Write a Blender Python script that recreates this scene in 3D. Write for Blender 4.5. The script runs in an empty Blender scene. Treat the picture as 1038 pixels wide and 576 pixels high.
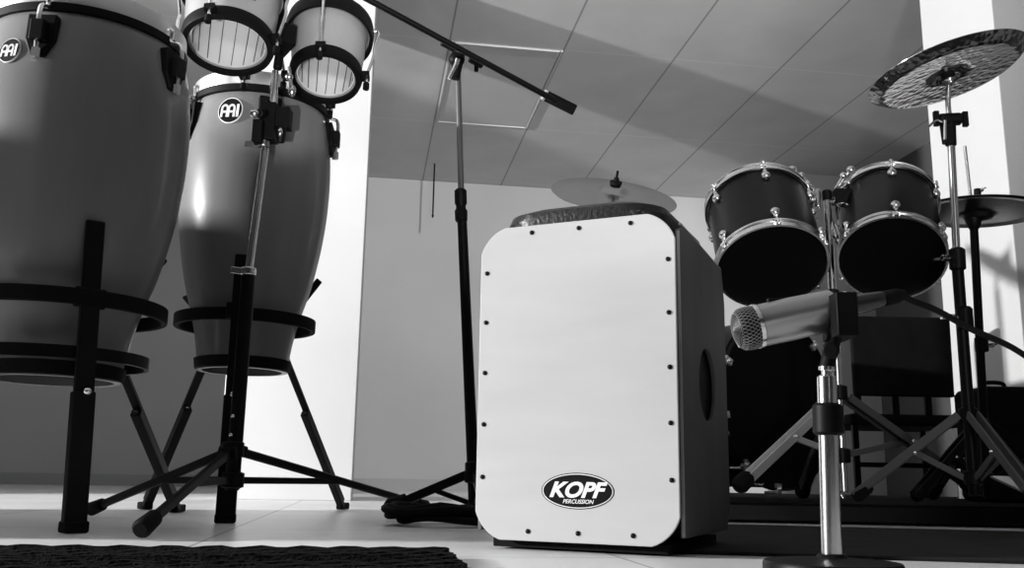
import bpy, math, random
from mathutils import Vector, Matrix
random.seed(7)
C = bpy.context.scene.collection
V = Vector
PI = math.pi

# ---------------------------------------------------------------- camera
F_PX, IMG_W, IMG_H = 950.0, 1038.0, 576.0
CAM = V((0, 0, 0.106))
pitch = math.atan(196 / F_PX)
roll = math.radians(1.0)
Fw = V((0, math.cos(pitch), math.sin(pitch)))
U0 = V((0, -math.sin(pitch), math.cos(pitch)))
R0 = V((1, 0, 0))
Rc = R0 * math.cos(roll) + U0 * math.sin(roll)
Uc = U0 * math.cos(roll) - R0 * math.sin(roll)
cd = bpy.data.cameras.new('camera')
cam = bpy.data.objects.new('camera', cd)
C.objects.link(cam)
cd.sensor_width = 36.0
cd.lens = 36.0 * F_PX / IMG_W
cd.clip_start = 0.02
M3 = Matrix((Rc, Uc, -Fw)).transposed()
cam.matrix_world = Matrix.Translation(CAM) @ M3.to_4x4()
bpy.context.scene.camera = cam

def ray(px, py):
    return Fw * F_PX + Rc * (px - IMG_W / 2) - Uc * (py - IMG_H / 2)
def at(px, py, Y):                     # point of the world at depth Y seen at a pixel
    d = ray(px, py)
    return CAM + d * (Y / d.y)
def on_z(px, py, z):
    d = ray(px, py)
    return CAM + d * ((z - CAM.z) / d.z)

# ---------------------------------------------------------------- render look, world, lights
sc = bpy.context.scene
sc.view_settings.view_transform = 'Standard'
sc.view_settings.look = 'None'
sc.view_settings.gamma = 1.0
sc.view_settings.use_curve_mapping = False
sc.view_settings.exposure = 0.10
w = bpy.data.worlds.new('world'); sc.world = w
w.use_nodes = True
w.node_tree.nodes['Background'].inputs[0].default_value = (1, 1, 1, 1)
w.node_tree.nodes['Background'].inputs[1].default_value = 0.012

def aim(o, target):
    o.rotation_euler = (V(target) - o.location).to_track_quat('-Z', 'Y').to_euler()
def spot(name, loc, target, power, cone, blend=0.15, size=0.06):
    l = bpy.data.lights.new(name, 'SPOT'); l.energy = power
    l.spot_size = math.radians(cone); l.spot_blend = blend; l.shadow_soft_size = size
    o = bpy.data.objects.new(name, l); C.objects.link(o); o.location = loc; aim(o, target); return o
def area(name, loc, target, power, sx, sy):
    l = bpy.data.lights.new(name, 'AREA'); l.shape = 'RECTANGLE'; l.size = sx; l.size_y = sy; l.energy = power
    o = bpy.data.objects.new(name, l); C.objects.link(o); o.location = loc; aim(o, target); return o
spot('key_spot', (-5.6, 0.75, 1.35), (0.0, 1.95, 0.95), 2400, 68, 0.06, 0.09)
spot('hall_spot', (1.5, 0.2, 2.1), (0.1, 7.0, 1.35), 800, 33, 0.45, 0.10)
spot('up_spot', (0.6, -1.0, 0.5), (0.35, 4.2, 2.5), 330, 50, 0.8, 0.25)  # added uplight that brightens the ceiling
spot('low_spot', (0.62, -1.0, 0.42), (0.74, 2.4, 0.30), 70, 17, 0.6, 0.05)  # extra spot added for glints on the lower kit chrome
spot('bongo_spot', (-0.25, 0.15, 0.12), (-0.53, 2.0, 1.04), 110, 14, 0.5, 0.02)  # narrow spot added to brighten the inside of the bongos

# ---------------------------------------------------------------- materials
def mat(name, col, rough=0.5, metal=0.0, bump=None, var=None, coat=0.0, spec=0.5, **k):
    m = bpy.data.materials.new(name); m.use_nodes = True
    nt = m.node_tree; b = nt.nodes['Principled BSDF']
    b.inputs['Base Color'].default_value = (col, col, col, 1)
    b.inputs['Roughness'].default_value = rough
    b.inputs['Metallic'].default_value = metal
    b.inputs['Specular IOR Level'].default_value = spec
    b.inputs['Coat Weight'].default_value = coat
    b.inputs['Coat Roughness'].default_value = 0.08
    tc = nt.nodes.new('ShaderNodeTexCoord')
    if var:                            # (scale, amount, stretch)
        n = nt.nodes.new('ShaderNodeTexNoise'); n.inputs['Scale'].default_value = var[0]; n.inputs['Detail'].default_value = 6
        mp = nt.nodes.new('ShaderNodeMapping'); mp.inputs['Scale'].default_value = var[2] if len(var) > 2 else (1, 1, 1)
        r = nt.nodes.new('ShaderNodeMapRange'); r.inputs['From Min'].default_value = 0.3; r.inputs['From Max'].default_value = 0.7
        r.inputs['To Min'].default_value = max(0, col * (1 - var[1])); r.inputs['To Max'].default_value = min(1, col * (1 + var[1]))
        nt.links.new(tc.outputs['Object'], mp.inputs[0]); nt.links.new(mp.outputs[0], n.inputs['Vector'])
        nt.links.new(n.outputs['Fac'], r.inputs['Value']); nt.links.new(r.outputs[0], b.inputs['Base Color'])
    if bump:                           # (scale, strength, distance, kind)
        kind = bump[3] if len(bump) > 3 else 'noise'
        if kind == 'noise':
            n = nt.nodes.new('ShaderNodeTexNoise'); n.inputs['Scale'].default_value = bump[0]; n.inputs['Detail'].default_value = 4; out = n.outputs['Fac']
        else:
            n = nt.nodes.new('ShaderNodeTexVoronoi'); n.inputs['Scale'].default_value = bump[0]; out = n.outputs['Distance']
        nt.links.new(tc.outputs['Object'], n.inputs['Vector'])
        bp = nt.nodes.new('ShaderNodeBump'); bp.inputs['Strength'].default_value = bump[1]; bp.inputs['Distance'].default_value = bump[2]
        nt.links.new(out, bp.inputs['Height']); nt.links.new(bp.outputs[0], b.inputs['Normal'])
    return m

def lines_mat(name, col, line, su, sv, wu, wv, rough, bump=(60, 0.15, 0.002), ou=0.0, ov=0.0, line2=None, spec=0.3, var=0.06, vs=3):
    """plain surface with a grid of joints in object space"""
    m = mat(name, col, rough, 0, bump, None, spec=spec); nt = m.node_tree; b = nt.nodes['Principled BSDF']
    tc = nt.nodes.new('ShaderNodeTexCoord'); sp = nt.nodes.new('ShaderNodeSeparateXYZ'); nt.links.new(tc.outputs['Object'], sp.inputs[0])
    def band(out, s, wd, off):
        a = nt.nodes.new('ShaderNodeMath'); a.operation = 'ADD'; a.inputs[1].default_value = -off + 1000 * s; nt.links.new(out, a.inputs[0])
        f = nt.nodes.new('ShaderNodeMath'); f.operation = 'MODULO'; f.inputs[1].default_value = s; nt.links.new(a.outputs[0], f.inputs[0])
        l = nt.nodes.new('ShaderNodeMath'); l.operation = 'LESS_THAN'; l.inputs[1].default_value = wd; nt.links.new(f.outputs[0], l.inputs[0]); return l.outputs[0]
    n = nt.nodes.new('ShaderNodeTexNoise'); n.inputs['Scale'].default_value = vs; n.inputs['Detail'].default_value = 8
    nt.links.new(tc.outputs['Object'], n.inputs['Vector'])
    r = nt.nodes.new('ShaderNodeMapRange'); r.inputs['From Min'].default_value = 0.3; r.inputs['From Max'].default_value = 0.7
    r.inputs['To Min'].default_value = col * (1 - var); r.inputs['To Max'].default_value = col * (1 + var); nt.links.new(n.outputs['Fac'], r.inputs['Value'])
    m1 = nt.nodes.new('ShaderNodeMix'); m1.data_type = 'RGBA'; nt.links.new(band(sp.outputs['Y'], sv, wv, ov), m1.inputs['Factor'])
    nt.links.new(r.outputs[0], m1.inputs[6]); l2 = line if line2 is None else line2; m1.inputs[7].default_value = (l2, l2, l2, 1)
    m2 = nt.nodes.new('ShaderNodeMix'); m2.data_type = 'RGBA'; nt.links.new(band(sp.outputs['X'], su, wu, ou), m2.inputs['Factor'])
    nt.links.new(m1.outputs[2], m2.inputs[6]); m2.inputs[7].default_value = (line, line, line, 1)
    nt.links.new(m2.outputs[2], b.inputs['Base Color']); return m

M = dict(
    darkwall=mat('dark_wall_paint', 0.10, 0.8),  # unseen side walls, made dark to cut bounced light
    wall=mat('wall_paint', 0.48, 0.8, 0, (120, 0.15, 0.002), (1.5, 0.04)),
    pillar=mat('pillar_paint', 0.68, 0.75, 0, (90, 0.12, 0.002), (2, 0.03)),
    base=mat('baseboard_paint', 0.35, 0.5),
    ceil=lines_mat('ceiling_tile', 0.50, 0.25, 0.625, 1.2, 0.010, 0.012, 0.9, ou=0.0, ov=0.0, line2=0.56),
    floor=lines_mat('floor_tile', 0.80, 0.42, 0.60, 0.60, 0.006, 0.006, 0.32, bump=(8, 0.05, 0.002), spec=0.4, var=0.10, vs=2.5, ou=0.35, ov=0.1),
    rug=mat('rug_wool', 0.008, 0.95, 0, (160, 0.9, 0.01), (60, 0.5), spec=0.04),
    carpet=mat('riser_carpet', 0.006, 0.95, 0, (300, 0.7, 0.004), (40, 0.4), spec=0.1),
    mat=mat('floor_mat', 0.014, 0.8, 0, (200, 0.5, 0.003), (12, 0.4), spec=0.2),
    black=mat('black_metal', 0.005, 0.42, 0, None, None, spec=0.12),
    plastic=mat('black_plastic', 0.004, 0.5, 0, None, None, spec=0.12),
    rubber=mat('black_rubber', 0.005, 0.75, 0, (200, 0.2, 0.001), spec=0.1),
    chrome=mat('chrome', 0.85, 0.2, 1.0, (9, 0.05, 0.01)),
    satin=mat('satin_chrome', 0.8, 0.32, 0.85),
    steel=mat('brushed_steel', 0.5, 0.3, 1.0, (60, 0.1, 0.002)),
    birch=mat('birch_plate', 0.50, 0.5, 0, (40, 0.03, 0.001), (4, 0.05, (1, 1, 5)), spec=0.3),
    side=mat('stained_side', 0.085, 0.5, 0, (50, 0.05, 0.001), (5, 0.2, (3, 3, 0.6)), spec=0.3),
    sideedge=mat('plywood_edge', 0.30, 0.5, 0, (80, 0.1, 0.001)),
    conga=mat('conga_lacquer', 0.17, 0.35, 0, (14, 0.03, 0.004), (3, 0.14, (4, 4, 0.5)), coat=0.22, spec=0.2),
    wood=mat('bongo_wood', 0.34, 0.35, 0, None, (4, 0.12, (4, 4, 0.6)), coat=0.4),
    inside=mat('bongo_inside_wood', 0.80, 0.6, 0, None, (6, 0.05)),
    skin=mat('drum_skin', 0.75, 0.6, 0, (30, 0.1, 0.002), (8, 0.12)),
    white=mat('white_print', 0.85, 0.5),
    tom=mat('black_drum_lacquer', 0.003, 0.33, 0, None, None, spec=0.3),
    darkhead=mat('black_drum_head', 0.003, 0.6, 0, None, None, spec=0.08),
    cymbal=mat('cymbal_bronze', 0.42, 0.22, 1.0, (60, 0.2, 0.003)),
    cymdark=mat('dark_cymbal_bronze', 0.16, 0.35, 1.0, (60, 0.2, 0.003)),
    hammered=mat('hammered_bronze', 0.55, 0.2, 1.0, (60, 0.35, 0.006, 'vor')),
    leather=mat('black_leatherette', 0.006, 0.40, 0, (150, 0.45, 0.003), spec=0.6),
    fabric=mat('dark_fabric', 0.006, 0.85, 0, (220, 0.5, 0.002), (20, 0.3), spec=0.15),
    mic=mat('satin_mic_body', 0.42, 0.33, 0.92, (150, 0.1, 0.001)),
    barrel=mat('dark_barrel', 0.06, 0.25, 0.6),
    grille=mat('mic_grille_mesh', 0.35, 0.35, 0.9),
    greybar=mat('grey_metal', 0.10, 0.4, 0.3),
    stave=mat('stave_joint', 0.08, 0.7),
)

# ---------------------------------------------------------------- mesh helpers
def frame(z, x=None):
    z = V(z).normalized()
    if x is None: x = V((1, 0, 0)) if abs(z.x) < 0.9 else V((0, 1, 0))
    x = V(x); x = (x - z * x.dot(z)).normalized(); y = z.cross(x)
    return x, y, z

class MB:
    def __init__(s): s.v = []; s.f = []; s.sm = []
    def add(s, vs, fs, smooth=True):
        n = len(s.v); s.v += [V(p) for p in vs]
        for f in fs: s.f.append(tuple(i + n for i in f)); s.sm.append(smooth)
        return s
    def lathe(s, o, axis, prof, seg=48, x=None, smooth=True, closed=False):
        """prof = [(r, h)] along the axis from the point o"""
        X, Y, Z = frame(axis, x); o = V(o); vs = []; fs = []; n = len(prof)
        for (r, h) in prof:
            for k in range(seg):
                a = 2 * PI * k / seg; vs.append(o + Z * h + (X * math.cos(a) + Y * math.sin(a)) * r)
        rng = range(n) if closed else range(n - 1)
        for i in rng:
            j = (i + 1) % n
            for k in range(seg):
                k2 = (k + 1) % seg; fs.append((i * seg + k, i * seg + k2, j * seg + k2, j * seg + k))
        if not closed:
            if prof[0][0] > 1e-6: fs.append(tuple(range(seg))[::-1])
            if prof[-1][0] > 1e-6: fs.append(tuple((n - 1) * seg + k for k in range(seg)))
        return s.add(vs, fs, smooth)
    def tube(s, a, b, r0, r1=None, seg=16):
        a = V(a); b = V(b); r1 = r0 if r1 is None else r1; L = (b - a).length
        c = min(r0, r1, L / 2) * 0.18
        return s.lathe(a, b - a, [(r0 - c, 0), (r0, c), (r1, L - c), (r1 - c, L)], seg)
    def path(s, pts, r, seg=10, flat=None, samples=8):
        """smooth tube through points (Catmull-Rom); flat=(wx, wy) gives an oval bar"""
        P = [V(p) for p in pts]; Q = []
        if samples > 1 and len(P) > 2:
            E = [P[0] * 2 - P[1]] + P + [P[-1] * 2 - P[-2]]
            for i in range(1, len(E) - 2):
                for k in range(samples):
                    t = k / samples; a, b, c, d = E[i - 1:i + 3]
                    Q.append(0.5 * ((2 * b) + (c - a) * t + (2 * a - 5 * b + 4 * c - d) * t * t + (3 * b - a - 3 * c + d) * t ** 3))
            Q.append(P[-1])
        else: Q = P
        vs = []; fs = []; X = None
        for i, p in enumerate(Q):
            t = (Q[min(i + 1, len(Q) - 1)] - Q[max(i - 1, 0)]).normalized()
            X, Y, Z = frame(t, X if X is not None else None)
            rr = r(i / (len(Q) - 1)) if callable(r) else r
            for k in range(seg):
                a = 2 * PI * k / seg; vs.append(p + X * math.cos(a) * rr + Y * math.sin(a) * rr)
        for i in range(len(Q) - 1):
            for k in range(seg):
                k2 = (k + 1) % seg; fs.append((i * seg + k, i * seg + k2, (i + 1) * seg + k2, (i + 1) * seg + k))
        fs.append(tuple(range(seg))[::-1]); fs.append(tuple((len(Q) - 1) * seg + k for k in range(seg)))
        return s.add(vs, fs, True)
    def box(s, c, d, ax=None):
        """c centre, d full sizes, ax = (X, Y, Z) axes"""
        X, Y, Z = ax if ax else (V((1, 0, 0)), V((0, 1, 0)), V((0, 0, 1)))
        c = V(c); vs = [c + X * d[0] / 2 * i + Y * d[1] / 2 * j + Z * d[2] / 2 * k for k in (-1, 1) for j in (-1, 1) for i in (-1, 1)]
        return s.add(vs, [(0, 2, 3, 1), (4, 5, 7, 6), (0, 1, 5, 4), (2, 6, 7, 3), (0, 4, 6, 2), (1, 3, 7, 5)], False)
    def bar(s, a, b, wx, wy, x=None):
        a = V(a); b = V(b); X, Y, Z = frame(b - a, x)
        return s.box((a + b) / 2, (wx, wy, (b - a).length), (X, Y, Z))
    def prism(s, pts, n, th):
        """closed planar outline (3D points), thickened along n by th"""
        n = V(n).normalized(); k = len(pts); A = [V(p) for p in pts]; B = [p + n * th for p in A]
        fs = [tuple(range(k))[::-1], tuple(range(k, 2 * k))] + [(i, (i + 1) % k, k + (i + 1) % k, k + i) for i in range(k)]
        return s.add(A + B, fs, False)
    def ball(s, c, r, seg=16, z=(0, 0, 1), sq=1.0):
        return s.lathe(V(c) - V(z).normalized() * 0, z, [(r * math.cos(t), r * sq * math.sin(t)) for t in [(-PI / 2) + PI * i / 10 for i in range(11)]], seg)
    def torus(s, c, axis, R, r, seg=64, seg2=10, sq=1.0):
        prof = [(R + r * math.cos(2 * PI * i / seg2), r * sq * math.sin(2 * PI * i / seg2)) for i in range(seg2)]
        return s.lathe(c, axis, prof, seg, closed=True)
    def build(s, name, material, parent=None, bevel=0.0, label=None, origin=None, seg=2):
        me = bpy.data.meshes.new(name)
        if origin is None:
            lo = V((min(p[i] for p in s.v) for i in range(3))); hi = V((max(p[i] for p in s.v) for i in range(3)))
            origin = V(((lo.x + hi.x) / 2, (lo.y + hi.y) / 2, lo.z))
        me.from_pydata([p - origin for p in s.v], [], s.f)
        me.polygons.foreach_set('use_smooth', s.sm)
        me.materials.append(material); me.update()
        o = bpy.data.objects.new(name, me); C.objects.link(o)
        if parent is not None: o.parent = parent; o.location = origin - wpos[parent.name]
        else: o.location = origin
        wpos[o.name] = V(origin)
        if bevel:
            b = o.modifiers.new('bevel', 'BEVEL'); b.width = bevel; b.segments = seg; b.limit_method = 'ANGLE'
        if any(s.sm):
            try:
                me.set_sharp_from_angle(angle=math.radians(38))
            except Exception: pass
        if label: o['label'] = label
        return o
wpos = {}
def thing(name, loc, label, cat, group=None):
    o = bpy.data.objects.new(name, None); C.objects.link(o); o.location = loc; o.empty_display_size = 0.05
    wpos[o.name] = V(loc); return tag(o, label, cat, group)
def tag(o, label, cat, group=None, kind=None):
    o['label'] = label; o['category'] = cat
    if group: o['group'] = group
    if kind: o['kind'] = kind
    return o
def structure(name, mb, m, rot=0.0, bevel=0):
    """room-frame mesh, turned with the room"""
    o = mb.build(name, m, None, bevel, origin=V((0, 0, 0)))
    o.rotation_euler.z = rot; o['kind'] = 'structure'; return o

# ---------------------------------------------------------------- the room (its own axes, turned by A)
A = math.radians(8.5)
ZC = 2.40
def to_room(p):
    return V((p.x * math.cos(A) + p.y * math.sin(A), -p.x * math.sin(A) + p.y * math.cos(A), p.z))
def to_world(u, v, z=0):
    return V((u * math.cos(A) - v * math.sin(A), u * math.sin(A) + v * math.cos(A), z))
vb = to_room(on_z(378, 180, ZC)).y              # back wall distance
vb2 = to_room(on_z(838, 178, ZC)).y             # the nearer stretch on the right
uj = to_room(on_z(745, 190, ZC)).x
UL, UR, VF = -6.6, 3.7, -2.6
structure('floor', MB().box(((UL + UR) / 2, (VF + vb) / 2 , -0.05), (UR - UL + .3, vb - VF + 0.3, 0.1)), M['floor'], A)
structure('wall_back', MB().box(((UL + uj) / 2, vb + 0.075, ZC / 2), (uj - UL, 0.15, ZC)).box(((UR + uj) / 2, (vb2 + vb + .15) / 2, ZC / 2), (UR - uj, vb - vb2 + .15, ZC)), M['wall'], A)
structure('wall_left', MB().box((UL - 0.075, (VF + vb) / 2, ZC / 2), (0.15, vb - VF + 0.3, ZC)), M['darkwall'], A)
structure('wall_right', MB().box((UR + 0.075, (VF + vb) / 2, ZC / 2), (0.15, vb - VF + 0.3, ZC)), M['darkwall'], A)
g = to_room(on_z(571, 50, ZC)); g2 = to_room(on_z(593, 0, ZC))
cm = M['ceil']
ceil = structure('ceiling', MB().box(((UL + UR) / 2 - g.x, (VF + vb) / 2 - g.y, 0.05), (UR - UL + .3, vb - VF + 0.3, 0.1)), cm, A)
ceil.location = to_world(g.x, g.y, ZC)
structure('baseboard_back', MB().box(((UL + uj) / 2, vb - 0.008, 0.04), (uj - UL, 0.016, 0.08)), M['base'], A)

# left pillar: edges at px 218 and 357, base at y 507
pr = to_room(on_z(356, 508, 0)); pl = V((0, 0, 0))
d = to_room(ray(219, 505)); t = pr.y / d.y; pl_u = d.x * t
structure('trim_1', MB().box(((pl_u + pr.x) / 2, pr.y + 0.2, ZC / 2), (pr.x - pl_u, 0.4, ZC)), M['pillar'], A, 0.004)
# right pillar: near-left edge at px 1022 y 185, far-left edge at px 946
v3 = 3.55
d = to_room(ray(1022, 185)); v3 = 3.1; u3 = d.x * v3 / d.y
d = to_room(ray(946, 185)); v4 = u3 * d.y / d.x
structure('trim_2', MB().box((u3 + 0.25, (v3 + v4) / 2, ZC / 2), (0.5, v4 - v3, ZC)), M['pillar'], A, 0.004)

# unlit ceiling panel between the grid lines
lp = thing('ceiling_light', to_world(g.x - 0.305, g.y + 0.6, ZC), 'unlit rectangular light panel set in the tiled ceiling above the boom microphone stand', 'ceiling light')
RX, RY, RZ = to_world(1, 0), to_world(0, 1), V((0, 0, 1))
c0 = to_world(g.x - 0.305, g.y + 0.6, ZC)
fr = MB()
for sx in (-1, 1): fr.box(c0 + RX * sx * 0.3 - RZ * 0.006, (0.012, 1.18, 0.012), (RX, RY, RZ))
for sy in (-1, 1): fr.box(c0 + RY * sy * 0.58 - RZ * 0.006, (0.58, 0.012, 0.012), (RX, RY, RZ))
fr.build('frame', mat('panel_frame', 0.46, 0.7), lp, 0.002)
MB().box(c0 - RZ * 0.003, (0.58, 1.14, 0.006), (RX, RY, RZ)).build('diffuser', mat('diffuser', 0.46, 0.6), lp)
# thin rod under the ceiling edge
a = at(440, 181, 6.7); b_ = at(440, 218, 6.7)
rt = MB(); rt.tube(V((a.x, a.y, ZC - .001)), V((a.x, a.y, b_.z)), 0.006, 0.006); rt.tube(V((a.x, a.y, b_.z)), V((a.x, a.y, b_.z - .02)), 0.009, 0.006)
tag(rt.build('hanging_rod', M['black']), 'thin dark rod hanging from the ceiling in front of the back wall', 'cord')

# ---------------------------------------------------------------- floor coverings
# dark woven rug, bottom left: far edge at y~557, right edge near px 458
ra = on_z(452, 557, 0.012); rb = on_z(-60, 554, 0.012)
ex = (rb - ra).normalized(); ey = V((-ex.y, ex.x, 0)) if -ex.y * 0 + ex.x * -1 > 0 else V((-ex.y, ex.x, 0))
if ey.y > 0: ey = -ey
rm = MB()
n = 70; Lr = (rb - ra).length + 0.9
rows = 52
for i in range(rows):                        # ribs of the weave
    p0 = V((ra.x, ra.y, 0.006)) + ey * (0.012 + i * 0.034); p1 = p0 + ex * Lr
    pts = [p0 + ex * Lr * k / 90 + ey * 0.003 * math.sin(k * 2.1 + i) + V((0, 0, 0.0018 * math.sin(k * 1.9 + i * 2))) for k in range(91)]
    rm.path(pts, 0.016, 6, samples=1)
for v_ in rm.v: v_.z = min(max(v_.z * 0.75, 0.0006), 0.016)
rug = tag(rm.build('rug', M['rug']), 'dark ribbed woven rug on the tiles in the left foreground', 'rug')
bd = MB(); q0 = V((ra.x, ra.y, 0.0)) - ex * 0.004
bd.path([q0 - ey * 0.004 + V((0, 0, .005)), q0 + ey * 0.9 + V((0, 0, .005)), q0 + ey * 1.76 + V((0, 0, .005))], 0.0045, 6)
bd.build('edge_binding', M['greybar'], rug, label='paler bound edge')

# black riser under the drum kit
ZR = 0.053
f0 = on_z(735, 530, 0); f1 = on_z(1038, 536, 0)
ed = (f1 - f0).normalized(); en = V((-ed.y, ed.x, 0))
st = f0 - ed * 0.42
r_ = MB(); P = [st, st + ed * 2.6, st + ed * 2.6 + en * 2.0, st + en * 2.0]
r_.prism([V((p.x, p.y, 0.006)) for p in P], (0, 0, 1), ZR - 0.010)
rs = thing('drum_riser', (st + ed * 1.3 + en * 1.0), 'low black carpeted riser the drum kit stands on', 'riser')
r_.build('platform', M['black'], rs, 0.004)
MB().prism([V((p.x, p.y, ZR - 0.004)) for p in P], (0, 0, 1), 0.004).build('carpet_top', M['carpet'], rs)
# thin dark mat in front of the riser
m0 = on_z(690, 562, 0); m1 = on_z(1060, 573, 0); md = (m1 - m0).normalized(); mn = V((-md.y, md.x, 0)); Lm = 0.92
P = [m0 , m0 + md * 2.4, m0 + md * 2.4 + mn * Lm, m0 + mn * Lm]
mm = MB().prism([V((p.x, p.y, 0.0005)) for p in P], (0, 0, 1), 0.005)
tag(mm.build('floor_mat', M['mat'], None, 0.002), 'thin dark mat on the floor in front of the drum riser', 'mat')

# ---------------------------------------------------------------- generic parts
def badge(parent, c, n, up, r, tall=1.12):
    """round black badge with a white twin-arch mark"""
    n = V(n).normalized(); up = V(up); up = (up - n * up.dot(n)).normalized(); X = up.cross(n)
    c = V(c)
    def P(x, y, h=0.0): return c + X * x * r + up * y * r * tall + n * h
    ring = MB().prism([P(1.06 * math.cos(2 * PI * k / 40), 1.06 * math.sin(2 * PI * k / 40), -.002) for k in range(40)], n, 0.0032)
    bo = ring.build('badge', M['white'], parent, label='round black badge with a white arched letter mark')
    MB().prism([P(math.cos(2 * PI * k / 40), math.sin(2 * PI * k / 40)) for k in range(40)], n, 0.0018).build('badge_field', M['plastic'], bo)
    mk = MB(); h = 0.0019
    def rib(pts, wd):
        for i in range(len(pts) - 1):
            (x0, y0), (x1, y1) = pts[i], pts[i + 1]; L = math.hypot(x1 - x0, y1 - y0) or 1
            nx, ny = -(y1 - y0) / L * wd / 2, (x1 - x0) / L * wd / 2; ex_, ey_ = (x1 - x0) / L * wd * .3, (y1 - y0) / L * wd * .3
            mk.prism([P(x0 - ex_ + nx, y0 - ey_ + ny, h), P(x0 - ex_ - nx, y0 - ey_ - ny, h), P(x1 + ex_ - nx, y1 + ey_ - ny, h), P(x1 + ex_ + nx, y1 + ey_ + ny, h)], n, 0.0006)
    for cx in (-0.47, 0.12):
        pts = [(cx - .24, -.5), (cx - .24, .15)] + [(cx - .24 * math.cos(t), .15 + .28 * math.sin(t)) for t in [PI * i / 8 for i in range(1, 8)]] + [(cx + .24, .15), (cx + .24, -.5)]
        rib(pts, .17); rib([(cx - .2, -.12), (cx + .2, -.12)], .16)
    rib([(.66, .42), (.66, -.5)], .2)
    mk.build('badge_mark', M['white'], bo)

def lug_conga(parent, axis_pt, ang, rtop, ztop, rsh, zlug, facing):
    """hook rod from the rim down to a bracket on the shell; ang measured from `facing`"""
    dx = V((facing.x * math.cos(ang) - facing.y * math.sin(ang), facing.x * math.sin(ang) + facing.y * math.cos(ang), 0))
    tx = V((-dx.y, dx.x, 0)); o = V(axis_pt)
    def P(r, t, z): return V((o.x, o.y, 0)) + dx * r + tx * t + V((0, 0, z))
    br = MB()
    zs = zlug
    out = [P(rsh + .002, -.026, zs + .045), P(rsh + .002, .026, zs + .045), P(rsh + .004, .026, zs - .005), P(rsh + .007, .012, zs - .038), P(rsh + .007, -.012, zs - .038), P(rsh + .004, -.026, zs - .005)]
    br.prism(out[::-1] if False else out, dx, 0.007)
    br.prism([p - dx * .012 for p in out], dx, 0.013)
    br.box(P(rsh + .016, 0, zs + .008), (.022, .026, .04), (dx, tx, V((0, 0, 1))))
    b = br.build('tuning_lug', M['plastic'], parent, 0.003)
    rod = MB(); rod.path([P(rtop - .004, 0, ztop - .002), P(rtop + .012, 0, ztop - .006), P(rtop + .012, 0, ztop - .03), P(rsh + .020, 0, zs + .05), P(rsh + .018, 0, zs - .03)], 0.0042, 8)
    rod.build('tuning_hook', M['chrome'], b)
    nt_ = MB(); nt_.lathe(P(rsh + .018, 0, zs - .034), (0, 0, 1), [(.004, -.012), (.008, -.010), (.008, .008), (.0045, .010)], 6, smooth=False)
    nt_.build('nut', M['chrome'], b)

def conga(base, z0, H, rb_, rmax, rt_, lab, facing, lug0, badge_ang, badge_r, bf=.865):
    t = thing('conga_drum', V((base.x, base.y, z0)), lab, 'conga', 'conga drums on stands')
    def rad(f):                               # fraction of height -> radius
        pts = [(0, rb_), (.14, rb_ * 1.13), (.32, rb_ + (rmax - rb_) * .62), (.5, rb_ + (rmax - rb_) * .90), (.66, rmax), (.80, rmax * .985), (.92, rt_ + (rmax - rt_) * .55), (1.0, rt_)]
        for i in range(len(pts) - 1):
            if f <= pts[i + 1][0]:
                E = [pts[max(i - 1, 0)], pts[i], pts[i + 1], pts[min(i + 2, len(pts) - 1)]]
                u = (f - pts[i][0]) / (pts[i + 1][0] - pts[i][0]); a, b, c, d = [e[1] for e in E]
                return 0.5 * (2 * b + (c - a) * u + (2 * a - 5 * b + 4 * c - d) * u * u + (3 * b - a - 3 * c + d) * u ** 3)
        return rt_
    o = V((base.x, base.y, z0))
    N = 44; outer = [(rad(i / N), H * i / N) for i in range(N + 1)]
    inner = [(r - .012, h) for r, h in outer[::-1]]
    MB().lathe(o, (0, 0, 1), outer + inner, 96, closed=True).build('shell', M['conga'], t)
    MB().lathe(o, (0, 0, 1), [(rb_ + .0015, .002), (rb_ + .005, .004), (rb_ * 1.03 + .005, .026), (rb_ * 1.03 , .028)], 72, closed=True).build('bottom_band', M['rubber'], t)
    zt = H
    MB().lathe(o, (0, 0, 1), [(rt_ + .009, zt - .020), (rt_ + .0100, zt - .012), (rt_ + .008, zt + .004), (rt_ - .01, zt + .006), (0.001, zt + .004)], 80).build('drum_head', M['skin'], t)
    hoop = MB().lathe(o, (0, 0, 1), [(rt_ + .0105, zt - .022), (rt_ + .016, zt - .022), (rt_ + .017, zt - .012), (rt_ + .016, zt + .012), (rt_ + .008, zt + .014), (rt_ + .0105, zt - .005)], 80, closed=True)
    hoop.build('rim_hoop', M['satin'], t)
    band = MB().lathe(o, (0, 0, 1), [(rt_ + .0105, zt - .040), (rt_ + .020, zt - .038), (rt_ + .020, zt - .022), (rt_ + .0105, zt - .022)], 80, closed=True)
    band.build('crown_ring', M['plastic'], t)
    zl = H * .80
    for k in range(5):
        lug_conga(t, o, lug0 + k * 2 * PI / 5, rt_ + .012, z0 + zt - .004, rad(.86), z0 + H * .855, facing)
    ca, sa = math.cos(badge_ang), math.sin(badge_ang); dn = V((facing.x * ca - facing.y * sa, facing.x * sa + facing.y * ca, 0))
    f = bf; slope = (rad(f + .02) - rad(f - .02)) / (H * .04)
    nn = (dn - V((0, 0, slope))).normalized()
    badge(t, o + dn * (rad(f) + .0012) + V((0, 0, H * f)), nn, (0, 0, 1), badge_r)
    return t, rad

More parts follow.
